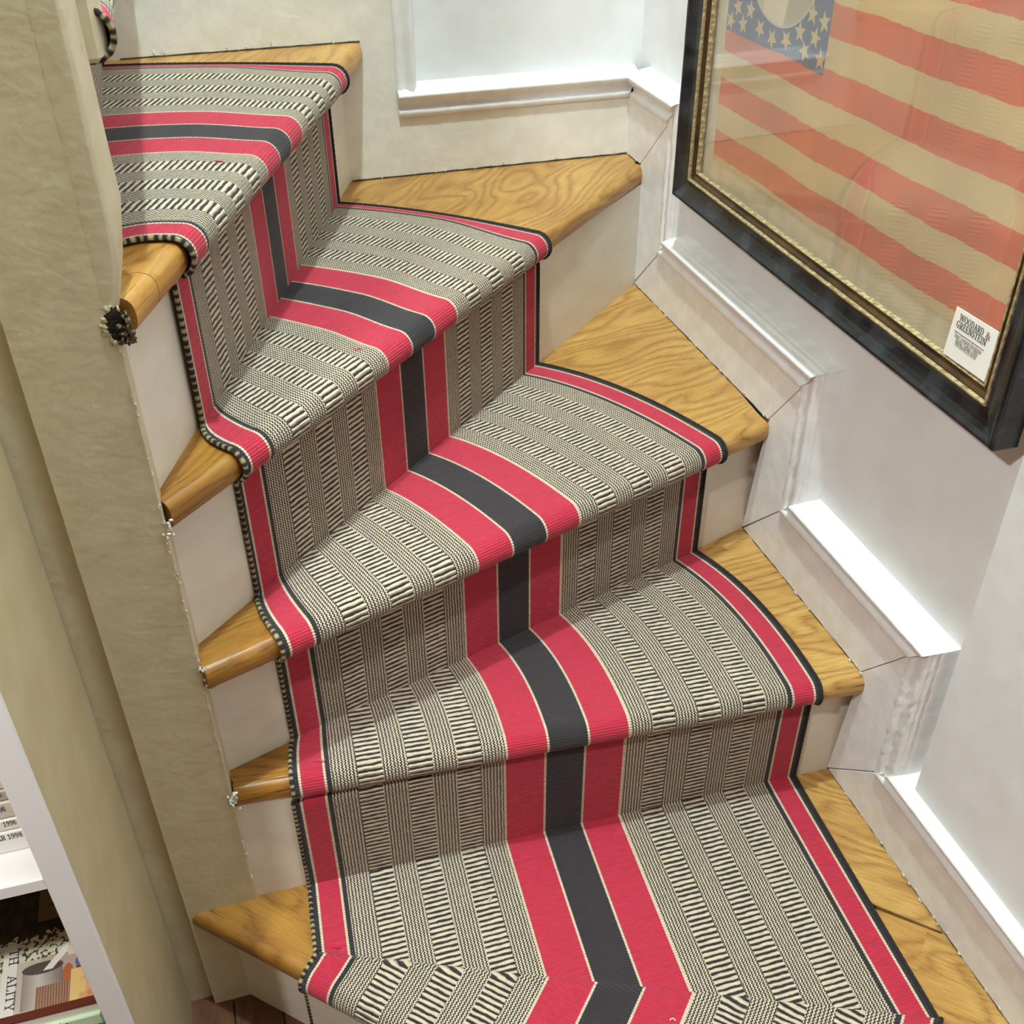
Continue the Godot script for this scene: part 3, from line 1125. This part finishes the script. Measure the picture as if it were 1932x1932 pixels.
func picture() -> void:
	var z0 := -.556
	var z1 := .158
	var y0 := .617
	var y1 := 1.235
	var t := thing("picture_frame", "old printed striped flag with starred blue canton in a black scooped frame", "picture", WR((z0 + z1) * .5, y0, 0.0))
	frame_ring(t, "frame_rail", [[.004, -.002], [.0, .0], [.0, .026], [.001, .029], [.003, .0305], [.006, .0302], [.010, .0272], [.015, .0240], [.020, .0220], [.025, .0210], [.0295, .0212], [.0305, .0200]], M.black, z0, z1, y0, y1, true)
	frame_ring(t, "fillet", [[.0305, .0195], [.0305, .0222], [.0325, .0226], [.0335, .0210], [.0336, .0170]], M.bone, z0, z1, y0, y1, false)
	frame_ring(t, "slip", [[.0336, .0185], [.036, .0190], [.039, .0165], [.043, .0150], [.0432, .0156]], M.gilt, z0, z1, y0, y1, false)
	frame_ring(t, "sight_edge", [[.0432, .0140], [.0432, .0162], [.0442, .0170], [.0450, .0164], [.0453, .0100]], M.bone, z0, z1, y0, y1, false)
	var fr := func(z, y, d): return WR(z, y, d)
	var mb := MB.new()
	prism(mb, [Vector2(z0 + .02, y0 + .02), Vector2(z1 - .02, y0 + .02), Vector2(z1 - .02, y1 - .02), Vector2(z0 + .02, y1 - .02)], fr, -.002, .0055)
	part("mount_board", mb, M.mount, t)
	for q in [[z0 + .03, y0 + .03], [z1 - .03, y0 + .03]]:
		mb = MB.new()
		prism(mb, [Vector2(q[0] - .006, q[1] - .006), Vector2(q[0] + .006, q[1] - .006), Vector2(q[0] + .006, q[1] + .006), Vector2(q[0] - .006, q[1] + .006)], fr, -.0175, -.001)
		part("bumper", mb, M.gap, t)
	# the cloth: rippled, most towards its lower right
	mb = MB.new()
	var wr := noise(1.0, 55, 3)
	var P := []
	var U := []
	for j in 71:
		var row := []
		var ur := []
		for i in 101:
			var a := i / 100.0
			var b := j / 70.0
			var z := lerpf(FZ0, FZ1, a)
			var y := lerpf(FY1, FY0, b)
			var k := clampf(a * 1.1 + b * 0.8 - 0.75, 0.0, 1.0)
			var rp := wr.get_noise_2d((z * 0.8 - y * 0.55) * 26.0, (z * 0.55 + y * 0.8) * 9.0)
			row.append(WR(z, y + 0.001 * sin(z * 31.0) * b, .0066 + .0004 * rp + .0021 * k * maxf(rp + 0.15, -0.1)))
			ur.append(Vector2(a, b))
		P.append(row)
		U.append(ur)
	mb.grid(P, U, Vector3(-1, 0, 0))
	var fm := mat(Color.WHITE, 0.95)
	fm.albedo_texture = flag_texture()
	part("flag", mb, fm, t)
	mb = MB.new()
	prism(mb, [Vector2(z0 + .036, y0 + .036), Vector2(z1 - .036, y0 + .036), Vector2(z1 - .036, y1 - .036), Vector2(z0 + .036, y1 - .036)], fr, .0098, .0112)
	part("glass", mb, M.glass, t)
	# card tucked into the corner
	var base := WR(.09, .662, .012)
	var c := thing("card", "small white printed card standing in the lower corner of the framed flag", "card", base)
	var tilt := func(z, y, d): return WR(z, y, d + .013 + (.712 - y) * .06)
	mb = MB.new()
	prism(mb, [Vector2(.0490, .664), Vector2(.1120, .665), Vector2(.1115, .7155), Vector2(.0485, .7135)], tilt, 0.0, .0006)
	part("card_sheet", mb, M.paper, c)
	var yaw := -PI * 0.5 + 0.0317
	var grey := mat(Color8(150, 147, 138), 0.8)
	for q in [["WOODARD", .0570, .7010, .0068, .0350, M.ink], ["&", .0960, .7005, .0068, .0060, mat(Color8(132, 92, 86), 0.8)], ["GREENSTEIN", .0550, .6935, .0068, .0440, M.ink], ["Rare Campaign Bandanna", .0575, .6845, .0030, .0400, grey], ["Blaine  Logan  1884", .0605, .6805, .0030, .0330, grey], ["Not dated, by hand", .0610, .6770, .0024, .0320, grey]]:
		lettering(q[0], tilt.call(q[1], q[2], .0008), yaw, q[3], q[4], c, q[5], "Droid Serif")
	mb = MB.new()
	prism(mb, [Vector2(.0550, .6912), Vector2(.0995, .6912), Vector2(.0995, .6917), Vector2(.0550, .6917)], tilt, .0006, .0009)
	part("rule", mb, mat(Color8(90, 40, 36), 0.8), c)

func lettering(s: String, at: Vector3, yaw: float, h: float, width: float, host: Node3D, m: Material, font: String, pitch := 0.0, spin := 0.0) -> void:
	var sf := SystemFont.new()
	sf.font_names = PackedStringArray([font])
	var tm := TextMesh.new()
	tm.text = s
	tm.font = sf
	tm.font_size = 64
	tm.pixel_size = h / 46.0
	tm.depth = 0.0002
	tm.horizontal_alignment = HORIZONTAL_ALIGNMENT_LEFT
	tm.vertical_alignment = VERTICAL_ALIGNMENT_BOTTOM
	var o := MeshInstance3D.new()
	o.name = "lettering"
	var twins := 0
	while host.has_node(NodePath(o.name)):
		twins += 1
		o.name = "lettering_%03d" % twins
	o.mesh = tm
	o.material_override = m
	var w := tm.get_aabb().size.x
	var sx := width / w if width > 0.0 and w > 0.0 else 1.0
	var off := Vector3.ZERO
	var q: Node = host
	while q != self:
		off += (q as Node3D).position
		q = q.get_parent()
	o.transform = Transform3D(Basis.from_euler(Vector3(pitch, yaw, 0)) * Basis(Vector3(0, 0, 1), spin) * Basis.from_scale(Vector3(sx, 1, 1)), at - off)
	host.add_child(o, true)

# ---- bookcase and books
func bookcase() -> void:
	var t := thing("bookcase", "pale painted bookcase with white shelf edges standing beside the stair wall", "bookcase", Vector3(-.55, -.2, .1))
	var mb := MB.new()
	box(mb, Vector3(-.138, -.2, -.0105), Vector3(-.117, 2.3, .222), 0.0)
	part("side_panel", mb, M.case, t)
	mb = MB.new()
	prism(mb, [Vector2(-.1385, -.2), Vector2(-.1165, -.2), Vector2(-.1165, 2.3), Vector2(-.1385, 2.3)], func(x, y, z): return Vector3(x, y, z), .2222, .2285, .001)
	part("front_edge", mb, M.shelf, t, "white front edge strip")
	for y in [.0, .4065, .80, 1.2, 1.6, 2.0]:
		mb = MB.new()
		prism(mb, [Vector2(-.95, -.009), Vector2(-.1385, -.009), Vector2(-.1385, .228), Vector2(-.95, .228)], func(x, z, yy): return Vector3(x, yy, z), y - .0135, y, .0008)
		part("shelf", mb, M.shelf, t)
	mb = MB.new()
	box(mb, Vector3(-.95, -.2, -.0115), Vector3(-.1385, 2.3, -.0095))
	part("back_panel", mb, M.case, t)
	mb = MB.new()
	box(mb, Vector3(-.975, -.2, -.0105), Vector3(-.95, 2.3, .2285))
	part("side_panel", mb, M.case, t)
	# upper shelf: a pile of white catalogues lying flat
	var cat := [[.4068, .0255, "AR 1998", Color8(240, 238, 232), -.1725, "thick white catalogue lowest in the flat pile, lettered 1998"], [.4325, .0135, "1996", Color8(238, 234, 222), -.1632, "white catalogue lettered 1996, second from the bottom of the pile"], [.4463, .0195, "1996", Color8(214, 208, 192), -.1672, "greyish catalogue lettered 1996, third from the bottom of the pile"], [.4662, .0125, "1996", Color8(186, 180, 164), -.1660, "thin grey catalogue, second from the top of the pile"], [.4790, .0140, "", Color8(230, 220, 190), 0.0, "cream covered catalogue lying topmost on the pile"]]
	var i := 0
	for q in cat:
		var b := thing("book", q[5], "book", Vector3(-.25, q[0], .1), "catalogues piled on the shelf")
		var x1: float = -.1425 - .0015 * (i % 2)
		mb = MB.new()
		prism(mb, [Vector2(-.36, q[0]), Vector2(x1, q[0]), Vector2(x1, q[0] + q[1] - .0004), Vector2(-.36, q[0] + q[1] - .0004)], func(x, y, z): return Vector3(x, y, z), .02, .193 - .001 * i, .0012)
		part("cover", mb, mat(q[3], 0.55), b)
		mb = MB.new()
		box(mb, Vector3(-.355, q[0] + .001, .024), Vector3(x1 + .0006, q[0] + q[1] - .0014, .188))
		part("pages", mb, M.paper, b)
		if q[2] != "":
			lettering(q[2], Vector3(q[4], q[0] + q[1] * .5 - .0028 + (.0046 if i == 0 else 0.0), .1932 - .001 * i), 0.0, .0058, .0205 if i == 0 else .0098, b, M.ink, "Droid Serif")
		i += 1
	# lower shelf: art books
	var ab := thing("art_book", "art book with a printed still life cover, topmost on the lower shelf", "book", Vector3(-.25, .19, .1))
	mb = MB.new()
	box(mb, Vector3(-.378, .1815, -.004), Vector3(-.1395, .1955, .2125), .0008)
	part("pages", mb, M.paper, ab)
	mb = MB.new()
	var P := [[Vector3(-.38, .1968, -.006), Vector3(-.139, .1968, -.006)], [Vector3(-.38, .1968, .214), Vector3(-.139, .1968, .214)]]
	prism(mb, [Vector2(-.38, -.006), Vector2(-.139, -.006), Vector2(-.139, .214), Vector2(-.38, .214)], func(x, z, y): return Vector3(x, y, z), .1955, .1972)
	for j in mb.v.size():
		mb.uv[j] = Vector2((mb.v[j].x + .27) / .127, (mb.v[j].z - .03) / .184)
	var cm := mat(Color.WHITE, 0.3)
	cm.albedo_texture = cover_texture()
	part("cover", mb, cm, ab)
	mb = MB.new()
	box(mb, Vector3(-.232, .1972, .130), Vector3(-.2185, .1975, .206))
	part("title_strip", mb, M.paper, ab)
	lettering("TH   ALITY", Vector3(-.2295, .1977, .135), 0.0, .0085, .066, ab, M.ink, "Droid Serif", -PI * .5, -PI * .5)
	var gb := thing("green_book", "pale green book under the art book, name printed on its spine", "book", Vector3(-.25, .165, .1))
	mb = MB.new()
	box(mb, Vector3(-.376, .1655, -.004), Vector3(-.144, .1805, .2095), .001)
	part("pages", mb, M.paper, gb)
	mb = MB.new()
	prism(mb, [Vector2(-.38, .1645), Vector2(-.1435, .1645), Vector2(-.1435, .1813), Vector2(-.38, .1813)], func(x, y, z): return Vector3(x, y, z), .209, .2165, .001)
	part("spine", mb, mat(Color8(206, 234, 200), 0.5), gb)
	lettering("ne Greenstein", Vector3(-.2330, .1690, .2168), 0.0, .0095, .060, gb, M.ink, "Droid Serif")
	var bb := thing("blue_book", "blue bound book beneath the pale green book on the lower shelf", "book", Vector3(-.25, .14, .1))
	mb = MB.new()
	box(mb, Vector3(-.376, .1365, -.004), Vector3(-.1415, .1635, .212), .001)
	part("pages", mb, M.paper, bb)
	mb = MB.new()
	box(mb, Vector3(-.38, .1628, -.006), Vector3(-.1395, .1643, .2185), .0005)
	box(mb, Vector3(-.38, .1345, -.006), Vector3(-.1395, .1362, .2185), .0005)
	prism(mb, [Vector2(-.38, .1347), Vector2(-.1395, .1347), Vector2(-.1395, .164), Vector2(-.38, .164)], func(x, y, z): return Vector3(x, y, z), .2125, .2185, .001)
	part("cover", mb, mat(Color8(20, 112, 142), 0.45), bb)
	var lb := thing("brown_book", "dark brown thick book lying lowest on the lower shelf", "book", Vector3(-.25, .0, .1))
	mb = MB.new()
	box(mb, Vector3(-.38, .0005, -.004), Vector3(-.1405, .134, .216), .002)
	part("cover", mb, mat(Color8(70, 56, 40), 0.6), lb)
	mb = MB.new()
	box(mb, Vector3(-.376, .004, -.0045), Vector3(-.1398, .130, .21))
	part("pages", mb, M.paper, lb)
